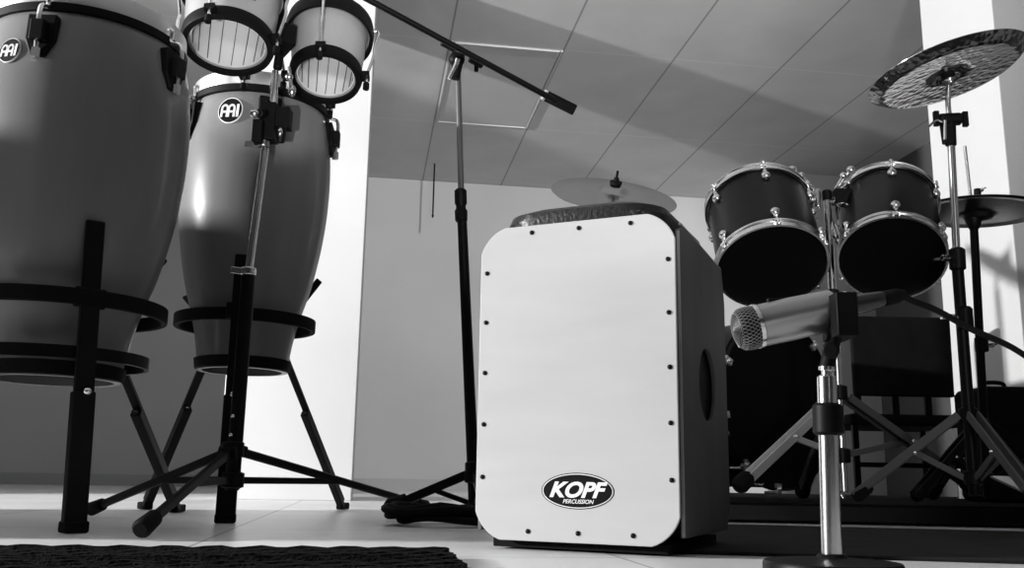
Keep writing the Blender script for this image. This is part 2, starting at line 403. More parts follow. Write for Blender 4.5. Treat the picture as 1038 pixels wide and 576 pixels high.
def stand_conga(base, zr, rr, zl, rl, feet, tops, lab, conga_r):
    """three flat legs clamped to a ring; feet = floor points, tops = arm tips"""
    t = thing('conga_stand', V((base.x, base.y, 0)), lab, 'drum stand', 'conga stands')
    o = V((base.x, base.y, 0))
    MB().lathe(o, (0, 0, 1), [(rr, zr), (rr + .012, zr), (rr + .012, zr + .028), (rr, zr + .028)], 72, closed=True, smooth=True).build('ring', M['rubber'], t, 0.002)
    if zl: MB().lathe(o, (0, 0, 1), [(rl, zl), (rl + .008, zl), (rl + .008, zl + .022), (rl, zl + .022)], 72, closed=True).build('lower_ring', M['black'], t)
    for i_, (ft, tp, wdt) in enumerate(feet):
        ft = V(ft); tp = V(tp); dr = V((ft.x - o.x, ft.y - o.y, 0)).normalized()
        rk = o + dr * (rr + .018) + V((0, 0, zr + .01)); tx = V((-dr.y, dr.x, 0))
        if i_ == 0: rk = ft.lerp(tp, (zr + .01 - ft.z) / (tp.z - ft.z))
        l = MB(); l.bar(tp, rk, wdt, .009, tx); l.bar(rk - V((0, 0, -.01)), ft + V((0, 0, .028)), wdt, .012, tx)
        lo = l.build('leg', M['black'], t, 0.003)
        s = MB(); mid = rk * .6 + ft * .4
        s.bar(mid, ft + V((0, 0, .01)), wdt * 1.15, .018, tx).build('leg_sleeve', M['black'], lo, 0.003)
        s = MB(); s.box(ft + V((0, 0, .011)) + dr * (.012 if i_ else 0), (.07 if i_ else .035, wdt * (1.1 if i_ else 1.2), .020), (dr, tx, V((0, 0, 1)))).build('rubber_foot', M['rubber'], lo, 0.004)
        k = MB(); k.ball(mid + dr * .016, .007).tube(mid, mid + dr * .016, .004); k.build('bolt', M['chrome'], lo)
        k = MB(); k.box(rk + V((0, 0, .004)), (.012, wdt * 1.6, .036), (dr, tx, V((0, 0, 1)))).build('clamp', M['plastic'], lo, .003)
    return t

# conga 1 (left, nearest)
c1 = at(60, 320, 1.76); c1.z = 0
fc1 = (V((0, 0, 0)) - c1).normalized()
conga(c1, .268, .697, .120, .204, .166, 'large lacquered conga drum at the far left of the room, nearest the camera', fc1, math.radians(-24), math.radians(-40), .021, .822)
f1a = on_z(74, 541, 0); f1b = on_z(183, 520, 0); f1c = on_z(-40, 520, 0)
f1b = V((c1.x + .36, c1.y + .42, 0)); 
def up_at(px, py, base, zr): return None
tip1 = at(97, 224, f1a.y - .03)
stand_conga(c1, .388, .182, .296, .160, [(f1a, tip1, .034), (on_z(178, 520, 0), at(166, 262, 2.02), .021), (V((c1.x - .33, c1.y + .2, 0)), V((c1.x - .25, c1.y + .12, .55)), .028)], None, 'black three-legged stand carrying the far left conga drum', None)
# conga 2
c2 = at(249, 330, 2.22); c2.z = 0
fc2 = (V((0, 0, 0)) - c2).normalized()
conga(c2, .340, .68, .104, .178, .148, 'slimmer conga drum behind the bongos, in front of the white pillar', fc2, math.radians(-66), math.radians(-24), .028)
f2a = on_z(228, 531, 0); tip2 = at(247, 258, f2a.y - .01)
stand_conga(c2, .440, .152, None, .1, [(f2a, tip2, .036), (on_z(346, 517, 0), at(324, 284, 2.36), .018), (on_z(148, 517, 0), at(188, 300, 2.36), .021)], None, 'black three-legged stand carrying the conga drum before the white pillar', None)

# ---------------------------------------------------------------- bongos and their stand
def bongo(cb, ax, r0, r1, H, lab, ang0):
    cb = V(cb); X, Y, Z = frame(ax, V((1, 0, 0)))
    t = thing('bongo_drum', cb, lab, 'bongo drum', 'pair of bongo drums')
    MB().lathe(cb, Z, [(r0, .004), (r0 + (r1 - r0) * .6, H * .5), (r1, H), (r1 - .012, H), (r0 + (r1 - r0) * .6 - .012, H * .5), (r0 - .012, .004)], 72, closed=True).build('shell', M['wood'], t)
    MB().lathe(cb, Z, [(r0 - .0125, .006), (r0 + (r1 - r0) * .6 - .0125, H * .5), (r1 - .0125, H - .002), (r1 - .0145, H - .002), (r0 + (r1 - r0) * .6 - .0145, H * .5), (r0 - .0145, .006)], 72, closed=True).build('lining', M['inside'], t, label='pale wooden inside with stave joints')
    sv = MB()
    for k in range(18):
        a = 2 * PI * k / 18; d = X * math.cos(a) + Y * math.sin(a)
        sv.bar(cb + Z * .01 + d * (r0 - .0148), cb + Z * (H - .01) + d * (r1 - .0148), .0016, .0016, d)
    sv.build('stave_joints', M['stave'], t)
    MB().lathe(cb, Z, [(r0 - .009, -.004), (r0 + .004, -.006), (r0 + .007, .004), (r0 + .006, .022), (r0 - .001, .024), (r0 - .008, .004)], 72, closed=True).build('bottom_ring', M['plastic'], t)
    MB().lathe(cb, Z, [(r1 + .004, H - .02), (r1 + .006, H + .002), (r1 - .008, H + .006), (.001, H + .005), (.001, H + .003), (r1, H + .001)], 72, closed=True).build('drum_head', M['skin'], t)
    MB().lathe(cb, Z, [(r1 + .006, H - .03), (r1 + .013, H - .032), (r1 + .015, H - .005), (r1 + .012, H + .012), (r1 + .007, H + .010)], 72, closed=True).build('rim_hoop', M['plastic'], t)
    for k in range(4):
        a = ang0 + k * PI / 2; d = X * math.cos(a) + Y * math.sin(a)
        rd = MB(); rd.path([cb + Z * (H - .004) + d * (r1 + .013), cb + Z * (H - .01) + d * (r1 + .026), cb + Z * (H * .62) + d * (r1 + .018), cb + Z * (H * .45) + d * (r0 + .030), cb + Z * .01 + d * (r0 + .018), cb - Z * .022 + d * (r0 + .017)], .0036, 8)
        ro = rd.build('tuning_rod', M['chrome'], t)
        n_ = MB(); n_.lathe(cb - Z * .03 + d * (r0 + .017), Z, [(.004, -.006), (.0075, -.004), (.0075, .012), (.005, .014)], 10); n_.box(cb + Z * .006 + d * (r0 + .012), (.022, .022, .014), (d, Z.cross(d), Z))
        n_.build('tuning_nut', M['plastic'], ro)
    return X, Y, Z
cbA = at(231, 46, 1.90); axA = V((-.05, .27, .96))
bongo(cbA, axA, .0925, .103, .165, 'larger bongo drum with a half-lit shell, left of the pair, seen from below', math.radians(-95))
cbB = at(330, 79, 2.03); axB = V((-.05, .36, .93))
bongo(cbB, axB, .0775, .090, .160, 'smaller grey bongo drum, right of the pair, against the white pillar', math.radians(-88))
# small dark maker's plate on the left bongo
X, Y, Z = frame(axA, V((1, 0, 0)))
dd = (X * .62 - Y * .78).normalized(); pc = cbA + Z * .07 + dd * .1005; tx = Z.cross(dd)
MB().box(pc, (.003, .024, .022), (dd, tx, Z)).build('maker_plate', M['plastic'], bpy.data.objects['bongo_drum'], .001)

bs = thing('bongo_stand', V((at(236, 486, 1.92).x, 1.92, 0)), 'black tripod stand with a chrome upper tube holding the bongo pair', 'drum stand')
hubT = at(236, 456, 1.92); hubB = at(236, 487, 1.92); lockp = at(252, 276, 1.93); clampp = at(273, 125, 1.95); topp = at(281, 70, 1.98)
MB().tube(hubB - V((0, 0, .02)), lockp, .0145).build('lower_tube', M['black'], bs)
MB().tube(lockp, at(269, 150, 1.94), .0085).tube(at(277, 132, 1.95), at(279, 72, 1.97), .0075).build('upper_tube', M['chrome'], bs)
lk = MB(); lk.lathe(lockp - V((0, 0, .008)), (0, 0, 1), [(.013, 0), (.016, .002), (.016, .016), (.012, .018)], 24); lk.bar(lockp, lockp + V((-.035, -.01, .002)), .008, .014)
lk.build('memory_lock', M['chrome'], bs, .001)
lk = MB(); q = at(267, 147, 1.94); lk.lathe(q - V((0, 0, .006)), (0, 0, 1), [(.011, 0), (.013, .002), (.013, .014), (.01, .016)], 20); lk.bar(q, q + V((-.04, 0, .002)), .006, .012)
lk.build('memory_lock', M['steel'], bs, .001)
cl = MB(); cl.box(clampp, (.034, .04, .085)); cl.box(at(288, 121, 1.94), (.03, .035, .045)); cl.tube(at(262, 115, 1.90), at(272, 115, 1.95), .010); cl.tube(at(285, 128, 1.91), at(284, 145, 1.92), .012, .009)
cl.box(at(262, 134, 1.92), (.02, .03, .05)); clo = cl.build('clamp_block', M['plastic'], bs, .004)
MB().ball(at(258, 115, 1.89), .010).build('wing_screw', M['chrome'], clo)
MB().ball(at(284, 134, 1.895), .005, sq=2).build('wing_screw', M['chrome'], clo)
br = MB(); pA = cbA + V(axA).normalized() * .07; pB = cbB + V(axB).normalized() * .07; mid = (pA + pB) / 2
br.bar(pA + (pB - pA) * .42, pA + (pB - pA) * .60, .07, .05); br.tube(topp, mid - V((0, 0, .03)), .010)
br.build('bongo_bridge', M['plastic'], bs, .005)
br = MB(); br.ball(at(293, 78, 1.95), .009); br.ball(at(296, 92, 1.95), .009, sq=1.5); br.tube(at(293, 68, 1.95), at(296, 98, 1.95), .004); br.build('mount_screw', M['chrome'], bs)
for (ft, hb) in ((at(142, 543, 1.50), 1), (at(91, 521, 2.22), 1), (at(432, 513, 2.72), 1)):
    ft = V((ft.x, ft.y, max(ft.z, .017))); l = MB(); dr = (ft - hubT).normalized(); l.bar(hubT + dr * .02, ft, .018, .012, V((0, 0, 1)))
    lo = l.build('leg', M['black'], bs, .004)
    m_ = hubT.lerp(ft, .48); MB().bar(hubB + V((dr.x, dr.y, 0)) * .02, m_, .014, .008, V((0, 0, 1))).build('brace', M['black'], lo, .002)
    MB().lathe(ft - dr * .035, dr, [(.006, -.02), (.014, -.015), (.016, .03), (.011, .038)], 16).build('rubber_foot', M['rubber'], lo)
    MB().box(hubT + dr * .02, (.03, .022, .022), frame(dr)).build('joint', M['plastic'], lo, .003)
for h_ in (hubT, hubB):
    MB().lathe(h_ - V((0, 0, .016)), (0, 0, 1), [(.015, 0), (.022, .003), (.022, .03), (.015, .033)], 24).build('collar', M['plastic'], bs)
MB().ball(at(236, 422, 1.905), .004).ball(at(234, 441, 1.905), .004).build('rivets', M['chrome'], bs)

# ---------------------------------------------------------------- boom microphone stand
by = 2.35
bm = thing('microphone_stand', V((at(482, 520, by).x, by, 0)), 'tall black tripod microphone stand with a long angled boom behind the box drum', 'microphone stand')
pb = at(481, 512, by); pc_ = at(468, 214, by); pt = at(464, 66, by)
MB().tube(pb, pc_, .0150, .0125).build('lower_tube', M['black'], bm)
MB().tube(pc_, pt, .0080).build('upper_tube', M['greybar'], bm)
MB().lathe(pc_ - V((0, 0, .03)), pt - pc_, [(.012, 0), (.016, .004), (.017, .03), (.013, .036), (.013, .045), (.016, .05), (.016, .085), (.011, .09)], 20).build('clutch', M['plastic'], bm)
b0 = at(352, -12, by - .25); b1 = at(574, 108, by + .02); bd_ = (b1 - b0).normalized()
MB().tube(b0, b1, .0080).build('boom_arm', M['black'], bm)
MB().tube(at(553, 97, by + .01), at(583, 112, by + .02), .0150).build('counterweight', M['rubber'], bm)
MB().tube(at(553, 97, by + .01) - bd_ * .006, at(553, 97, by + .01), .0152).build('weight_ring', M['chrome'], bm)
kn = MB(); a_ = at(452, 44, by - .03); kn.tube(a_ - bd_ * .012, a_ + bd_ * .045, .012); a2 = at(483, 62, by); kn.tube(a2 - bd_ * .02, a2 + bd_ * .02, .013); kn.tube(a2, a2 + V((0, 0, -.03)), .006)
kn.tube(at(466, 52, by - .02), at(461, 80, by - .02), .016, .013); kn.ball(at(463, 60, by - .02), .022, z=(0, 1, 0), sq=.8)
kn.build('boom_clamp', M['plastic'], bm)
MB().path([at(464, 60, by - .045), at(462, 66, by - .045), at(455, 80, by - .045)], lambda t: .007 - .003 * t, 10).build('clamp_lever', M['chrome'], bm)
hb = at(481, 478, by)
for (px, py, Y) in ((396, 514, 2.42), (490, 528, 2.15), (512, 512, 2.8)):
    ft = at(px, py, Y); ft.z = max(ft.z, .021); dr = (ft - hb).normalized()
    lo = MB().bar(hb, ft, .022, .014, V((0, 0, 1))).build('leg', M['black'], bm, .004)
    MB().lathe(ft - dr * .03, dr, [(.008, -.02), (.018, -.015), (.022, .03), (.015, .042)], 16).build('rubber_foot', M['rubber'], lo)
    MB().bar(pb + V((0, 0, .0)), hb.lerp(ft, .5), .012, .006, V((0, 0, 1))).build('brace', M['black'], lo)
MB().lathe(hb - V((0, 0, .03)), (0, 0, 1), [(.015, 0), (.024, .004), (.024, .05), (.016, .056)], 20).build('collar', M['plastic'], bm)
# coiled cable at its feet
cc = V((at(450, 520, 2.10).x, 2.12, 0)); pts = []
for k in range(150):
    a = k * 2 * PI / 22; rr = .105 + .022 * math.sin(k * .37) + .012 * math.sin(k * .11)
    pts.append(cc + V((math.cos(a) * rr * 1.0, math.sin(a) * rr * .8, .0085 + .0030 * (k / 22) * 1.3 + .004 * (1 + math.sin(k * .9)))))
pts += [cc + V((.16, .02, .02)), cc + V((.24, .1, .008)), cc + V((.3, .22, .008))]
tag(MB().path(pts, .0078, 8, samples=3).build('coiled_cable', M['rubber']), 'black cable coiled on the floor at the foot of the boom microphone stand', 'cable')

# ---------------------------------------------------------------- box drum (cajon)
phi = math.radians(24.5); Wc, Dc = .318, .328
zb = .014
Rr = on_z(690, 556, zb)
cx_ = V((math.cos(phi), -math.sin(phi), 0)); cy_ = V((math.sin(phi), math.cos(phi), 0))  # right, back
cF = Rr - cx_ * Wc; cF.z = 0                      # front-left-bottom
zt_ = at(690, 214, Rr.y).z
Hc = zt_ - zb
def K(x, y, z): return cF + cx_ * x + cy_ * y + V((0, 0, zb + z))
cj = thing('cajon', K(Wc / 2, Dc / 2, -zb), 'pale-fronted wooden box drum with an oval maker logo, standing in the centre', 'box drum')
def rounded(W_, H_, r, x0=0, z0=0, cut=False, n=8):
    pts = []
    for (cx0, cz0, a0) in ((W_ - r, r, -PI / 2), (W_ - r, H_ - r, 0), (r, H_ - r, PI / 2), (r, r, PI)):
        for i in range(n + 1):
            a = a0 + PI / 2 * i / n
            px_, pz_ = cx0 + r * math.cos(a), cz0 + r * math.sin(a)
            if cut:                       # blend of a chamfer and an arc
                t = i / n; ax0, az0 = cx0 + r * math.cos(a0), cz0 + r * math.sin(a0); ax1, az1 = cx0 + r * math.cos(a0 + PI / 2), cz0 + r * math.sin(a0 + PI / 2)
                lx, lz = ax0 + (ax1 - ax0) * t, az0 + (az1 - az0) * t; px_, pz_ = px_ * .6 + lx * .4, pz_ * .6 + lz * .4
            pts.append((x0 + px_, z0 + pz_))
    return pts
outl = rounded(Wc, Hc, .041, cut=True)
MB().prism([K(x, 0, z) for x, z in outl], cy_, .005).build('front_plate', M['birch'], cj, .0012)
# body: box behind the plate, corners chamfered the same way but set in, dark; side panels lie on it
outb = rounded(Wc - .012, Hc - .012, .038, .006, .006, cut=True)
MB().prism([K(x, .006, z) for x, z in outb], cy_, Dc - .010).build('body', M['plastic'], cj, .001)
# side panel with sound hole
def side(x, sgn):
    mb = MB(); th = .007; z0, z1 = .012, Hc - .012; y0, y1 = .016, Dc; ch = .03
    hy, hz, hr, hrz = .180, Hc * .50, .058, .058
    outer = [(y0, z0), (y1 - ch, z0), (y1, z0 + ch), (y1, z1 - ch - .04), (y1 - ch * .6, z1 - .012), (y0 + .012, z1), (y0, z1 - .012)]
    # resample outer by angle from the hole centre
    n = 72; op = []
    for k in range(n):
        a = 2 * PI * k / n; dx_, dz_ = math.cos(a), math.sin(a); best = 1e9
        for i in range(len(outer)):
            (ax_, az_), (bx_, bz_) = outer[i], outer[(i + 1) % len(outer)]
            ex_, ez_ = bx_ - ax_, bz_ - az_; den = dx_ * ez_ - dz_ * ex_
            if abs(den) < 1e-9: continue
            s_ = ((ax_ - hy) * ez_ - (az_ - hz) * ex_) / den; u_ = ((ax_ - hy) * dz_ - (az_ - hz) * dx_) / den
            if s_ > 0 and -1e-6 <= u_ <= 1 + 1e-6: best = min(best, s_)
        op.append((hy + dx_ * best, hz + dz_ * best))
    # snap nearest sample to each corner
    for cpt in outer:
        j = min(range(n), key=lambda q: (op[q][0] - cpt[0]) ** 2 + (op[q][1] - cpt[1]) ** 2); op[j] = cpt
    ip = [(hy + hr * math.cos(2 * PI * k / n), hz + hrz * math.sin(2 * PI * k / n)) for k in range(n)]
    vs = [K(x + sgn * th * s, y, z) for s in (0, 1) for ring in (op, ip) for (y, z) in ring]; fs = []
    for k in range(n):
        k2 = (k + 1) % n
        fs += [(k, k2, n + k2, n + k), (2 * n + k, 3 * n + k, 3 * n + k2, 2 * n + k2), (k, 2 * n + k, 2 * n + k2, k2), (n + k, n + k2, 3 * n + k2, 3 * n + k)]
    return mb.add(vs, fs, False)
side(Wc - .004, 1).build('side_panel', M['side'], cj, .0015, label='dark stained side panel with a round sound hole')
side(.004, -1).build('side_panel', M['side'], cj, .0015, label='dark stained side panel')
eg = MB(); xe = Wc + .0036
eg.bar(K(xe - .003, .0165, .014), K(xe - .003, .0165, Hc - .026), .0045, .003, cx_)
eg.bar(K(xe - .003, .028, Hc - .0125), K(xe - .003, Dc - .02, Hc - .0245), .0045, .003, cx_)
eg.build('panel_edge', M['sideedge'], cj, .0006, label='pale bare plywood edge')
MB().box(K(Wc / 2, Dc / 2 + .01, -.004), (Wc * .86, Dc * .95, .014), (cx_, cy_, V((0, 0, 1)))).build('base', M['rubber'], cj, .002)
# screws
scr = [(x, z) for x in (.088, .167, .250) for z in (.014, Hc - .012)] + [(x, Hc * f) for x in (.011, Wc - .011) for f in (.19, .355, .52, .685, .85)]
for (x, z) in scr:
    s_ = MB(); s_.lathe(K(x, 0, z), -cy_, [(.0036, -.001), (.0036, .0012), (.002, .0022)], 14); s_.build('screw', M['black'], cj)
# seat pad
cu = MB(); o_ = []
pr_ = [(0.0, 0.0), (.012, .004), (.016, .016), (.012, .028), (.0, .034)]
pad = rounded(Wc - .05, Dc + .01, .06, .025, 0.004, n=8)
cxm, cym = Wc / 2, Dc / 2
layers = []
for (ins, h) in [(.02, 0), (.004, .003), (0, .016), (.004, .029), (.022, .038), (.09, .043)]:
    layers.append([K(x + (cxm - x) / abs(cxm - x + 1e-9) * min(ins, abs(cxm - x)), y + (cym - y) / abs(cym - y + 1e-9) * min(ins, abs(cym - y)), Hc - .006 + h) for x, y in pad])
n = len(pad); vs = [p for l in layers for p in l]; fs = [(i * n + k, i * n + (k + 1) % n, (i + 1) * n + (k + 1) % n, (i + 1) * n + k) for i in range(len(layers) - 1) for k in range(n)]
fs += [tuple(range(n))[::-1], tuple((len(layers) - 1) * n + k for k in range(n))]
cu.add(vs, fs, True)
tag(cu.build('seat_pad', M['leather']), 'black padded leather cushion lying on top of the box drum', 'cushion')
# logo
lg = K(.166, -.0, .074)
def L_(x, z, h=0): return lg + cx_ * x + V((0, 0, z)) - cy_ * h
def oval(rx, rz, h0, th): return MB().prism([L_(rx * math.cos(2 * PI * k / 56), rz * math.sin(2 * PI * k / 56), h0) for k in range(56)][::-1], -cy_, th)
lo_ = oval(.0565, .0262, -.0004, .0008).build('logo', M['plastic'], cj, label='black oval logo with pale lettering')
oval(.0550, .0248, .0004, .0003).build('logo_ring', M['white'], lo_)
oval(.0535, .0235, .0007, .0003).build('logo_field', M['plastic'], lo_)
def text(body, size, x, z, h, shear, off, name, sx=1.0):
    cu_ = bpy.data.curves.new(name, 'FONT'); cu_.body = body; cu_.size = size; cu_.shear = shear; cu_.offset = off; cu_.extrude = .0002; cu_.align_x = 'CENTER'
    to = bpy.data.objects.new('tmp_text', cu_); C.objects.link(to)
    bpy.context.view_layer.update()
    me = bpy.data.meshes.new_from_object(to.evaluated_get(bpy.context.evaluated_depsgraph_get()))
    mb = MB(); vs = [L_(x + v.co.x * sx, z + v.co.y, h + v.co.z) for v in me.vertices]
    mb.add(vs, [tuple(p.vertices) for p in me.polygons], False)
    bpy.data.objects.remove(to); bpy.data.curves.remove(cu_); bpy.data.meshes.remove(me)
    return mb.build(name, M['white'], lo_)
text('KOPF', .0300, -.003, -.0085, .0013, .35, .0011, 'lettering', 1.12)
text('PERCUSSION', .0082, .001, -.0178, .0013, .3, .0001, 'small_lettering', 1.0)

# ---------------------------------------------------------------- cymbals and stands
def cymbal(c, n, R, rb2, lab, m, china=False, dome=.022, name='cymbal'):
    n = V(n).normalized(); pr = [(.006, 0), (rb2 * .5, -.003), (rb2 * .85, -.010), (rb2, -.019), (rb2 * 1.15, -.022)]
    N = 14
    for i in range(1, N + 1):
        t = i / N; r = rb2 * 1.15 + (R - rb2 * 1.15) * t
        if china and t > .80: h = -.022 - dome * .8 + (t - .80) / .2 * .020
        else: h = -.022 - dome * t ** 1.4 * (1.0 if not china else 1.0)
        pr.append((r, h))
    th = .0014; prof = pr + [(r, h - th) for r, h in pr[::-1]]
    o = MB().lathe(c, n, prof, 96, closed=True).build(name, m, origin=V(c))
    return tag(o, lab, 'cymbal')
def wing(parent, c, ax, sz=.018, nm='wing_nut'):
    X, Y, Z = frame(ax); c = V(c)
    b = MB(); b.tube(c, c + Z * sz, sz * .35)
    for s_ in (-1, 1): b.prism([c + Z * .2 * sz + X * s_ * .2 * sz - Y * .1 * sz, c + Z * sz * .7 + X * s_ * sz * .9 - Y * .1 * sz, c + Z * 1.3 * sz + X * s_ * sz * 1.1 - Y * .1 * sz, c + Z * 1.3 * sz + X * s_ * .7 * sz - Y * .1 * sz, c + Z * .8 * sz + X * s_ * .2 * sz - Y * .1 * sz], Y, sz * .2)
    return b.build(nm, M['chrome'], parent)
def tripod(t, cx0, cy0, z0, zhub, ang, rad_, m1, wdt=.020, double=True, zlow=.07):
    hub = V((cx0, cy0, zhub)); low = V((cx0, cy0, z0 + zlow))
    for a in ang:
        dr = V((math.cos(a), math.sin(a), 0)); tx = V((-dr.y, dr.x, 0)); ft = V((cx0, cy0, z0 + .018)) + dr * rad_
        l = MB()
        for s_ in ((-1, 1) if double else (0,)): l.bar(hub + dr * .02 + tx * .011 * s_, ft + tx * .011 * s_ + V((0, 0, .006)), .006 if double else wdt, wdt, tx)
        lo = l.build('leg', m1, t, .001)
        m_ = hub.lerp(ft, .45); b = MB()
        for s_ in ((-1, 1) if double else (0,)): b.bar(low + dr * .02 + tx * .006 * s_, m_ + tx * .006 * s_, .004 if double else wdt * .7, .014, tx)
        b.build('brace', m1, lo, .001)
        dv = (ft - hub).normalized(); MB().lathe(ft - dv * .04, dv, [(.010, -.01), (.015, 0), (.017, .03), (.012, .042)], 14).build('rubber_foot', M['rubber'], lo)
        MB().ball(m_ + tx * .014, .005).ball(m_ - tx * .014, .005).build('rivets', M['chrome'], lo)
    for h_ in (hub, low): MB().lathe(h_ - V((0, 0, .018)), (0, 0, 1), [(.013, 0), (.021, .003), (.021, .033), (.013, .036)], 20).build('collar', M['black'], t)

# cymbal behind the box drum, top side towards us
cc1 = at(624, 187, 2.9); n1 = V((.10, -.54, .83))
cymbal(cc1, n1, .205, .045, 'thin cymbal tilted towards the camera behind the box drum', M['cymbal'], dome=.016)
n1n = n1.normalized()
cs = thing('cymbal_stand', V((cc1.x, cc1.y + .06, 0)), 'cymbal stand mostly hidden behind the box drum', 'cymbal stand', )
kk = V((cc1.x, cc1.y, 0)) + V((0, .06, 0))
MB().tube(V((kk.x, kk.y, ZR + .03)), V((kk.x, kk.y, cc1.z - .09)), .011).build('tube', M['chrome'], cs)
MB().path([V((kk.x, kk.y, cc1.z - .09)), V((kk.x, kk.y, cc1.z - .06)), cc1 - n1n * .03], .006).tube(cc1 - n1n * .03, cc1 + n1n * .045, .0045).build('tilter', M['black'], cs)
ff = MB(); ff.lathe(cc1, n1n, [(.004, .001), (.020, .001), (.020, .010), (.010, .012), (.008, .022), (.004, .023)], 24); ff.lathe(cc1, n1n, [(.018, -.012), (.018, -.004), (.004, -.004), (.004, -.012)], 24, closed=True)
ff.build('felt_and_nut', M['rubber'], cs)
tripod(cs, kk.x, kk.y, ZR, .30, [math.radians(x) for x in (90, 210, 330)], .24, M['chrome'])

# large hammered cymbal top right, seen from below
cy2 = 2.2
cc2 = at(958, 68, cy2); n2 = V((-.22, .06, 1))
cymbal(cc2, n2, .192, .050, 'large hammered cymbal at the top right, seen from below', M['hammered'], china=True, dome=.010)
n2n = n2.normalized()
s2 = thing('cymbal_stand', V((at(986, 480, cy2 + .05).x, cy2 + .05, ZR)), 'tall cymbal stand carrying the large hammered cymbal, nearest the right edge', 'cymbal stand')
pbt = at(988, 500, cy2 + .05); pbt.z = ZR + .03
jt = at(970, 262, cy2 + .02); tl = at(963, 122, cy2)
MB().tube(pbt, jt, .0135).build('lower_tube', M['black'], s2)
MB().tube(jt, tl, .0090).build('upper_tube', M['chrome'], s2)
MB().lathe(jt - V((0, 0, .03)), tl - jt, [(.014, 0), (.019, .004), (.019, .05), (.012, .056)], 20).build('height_collar', M['black'], s2)
wing(s2, jt - V((.018, .0, .0)), (-1, -.2, 0), .022)
q = at(978, 322, cy2 + .02); MB().lathe(q - V((0, 0, .03)), (0, 0, 1), [(.014, 0), (.019, .004), (.019, .05), (.014, .056)], 20).build('height_collar', M['black'], s2); wing(s2, q - V((.018, 0, 0)), (-1, -.2, 0), .022)
MB().path([tl, at(961, 105, cy2), cc2 - n2n * .03], .0065).tube(cc2 - n2n * .04, cc2 + n2n * .05, .0045).build('tilter_rod', M['chrome'], s2)
tb = MB(); tb.tube(tl + V((-.026, 0, .0)), tl + V((.026, 0, .004)), .016); tb.tube(at(955, 118, cy2), at(959, 146, cy2), .009); tb.tube(at(963, 118, cy2), at(964, 148, cy2), .013)
tb.build('tilter', M['black'], s2)
for sx in (-1, 1):
    tq = MB(); tq.box(tl + V((sx * .036, -.004, .002)), (.012, .012, .038)); tq.tube(tl, tl + V((sx * .036, -.004, .002)), .004); tq.build('tilter_wing', M['plastic'], s2, .004)
MB().path([at(955, 124, cy2 - .02), at(949, 122, cy2 - .02), at(942, 128, cy2 - .02)], .003).tube(at(958, 122, cy2 - .02), at(958, 142, cy2 - .02), .004).build('tilter_screw', M['chrome'], s2)
fl = MB(); fl.lathe(cc2, n2n, [(.005, -.030), (.017, -.028), (.017, -.018), (.005, -.016)], 20, closed=True); fl.lathe(cc2, n2n, [(.005, .002), (.018, .003), (.018, .012), (.005, .014)], 20, closed=True); fl.build('felts', M['rubber'], s2)
sl = MB(); sl.lathe(cc2, n2n, [(.006, -.055), (.010, -.05), (.008, -.04), (.011, -.034), (.006, -.03)], 14); sl.build('sleeve', M['chrome'], s2)
wing(s2, cc2 + n2n * .016, n2n, .020)
tripod(s2, pbt.x, pbt.y, ZR, .27, [math.radians(x) for x in (150, 270, 30)], .27, M['greybar'])

# hi-hat at the right edge
hy = 2.62
ch = at(991, 204, hy); nh = V((.05, -.03, 1)).normalized()
cymbal(ch, nh, .175, .045, 'upper hi-hat cymbal, dark, at the right edge', M['cymdark'], dome=.014, name='hi_hat_cymbal')
cymbal(ch - nh * .062, -nh, .175, .045, 'lower hi-hat cymbal, seen from below at the right edge', M['cymdark'], dome=.010, name='hi_hat_cymbal')
hs = thing('hi_hat_stand', V((at(1001, 480, hy).x, hy, ZR)), 'hi-hat stand with a thin pull rod, behind the tall cymbal stand', 'hi-hat stand')
hb0 = at(1000, 490, hy); hb0.z = ZR + .02; hb1 = at(987, 226, hy)
MB().tube(hb0, hb1, .0115).build('lower_tube', M['black'], hs)
MB().tube(hb1, at(978, 148, hy), .0045).build('pull_rod', M['chrome'], hs)
MB().lathe(hb1, (0, 0, 1), [(.012, -.02), (.018, -.01), (.024, .012), (.024, .02), (.006, .024)], 24).build('seat_cup', M['black'], hs)
MB().lathe(ch + nh * .002, nh, [(.005, 0), (.02, .002), (.02, .01), (.008, .014), (.010, .02), (.010, .034), (.006, .036)], 20).build('clutch', M['black'], hs)
wing(hs, ch + nh * .03, (1, -.3, .3), .016)
q = at(995, 350, hy); MB().lathe(q - V((0, 0, .02)), (0, 0, 1), [(.012, 0), (.018, .003), (.018, .04), (.012, .043)], 20).build('height_collar', M['black'], hs); wing(hs, q + V((.012, 0, 0)), (1, -.3, 0), .02)
tripod(hs, hb0.x, hb0.y, ZR, .27, [math.radians(x) for x in (-20, 100, 200)], .25, M['black'])
pd = MB(); p0 = V((hb0.x + .02, hb0.y - .05, ZR + .012)); pd.prism([p0 + V((-.035, 0, .06)), p0 + V((.035, 0, .06)), p0 + V((.035, -.22, .008)), p0 + V((-.035, -.22, .008))], (0, .25, 1), .008)
pd.build('pedal_board', M['steel'], hs, .003)

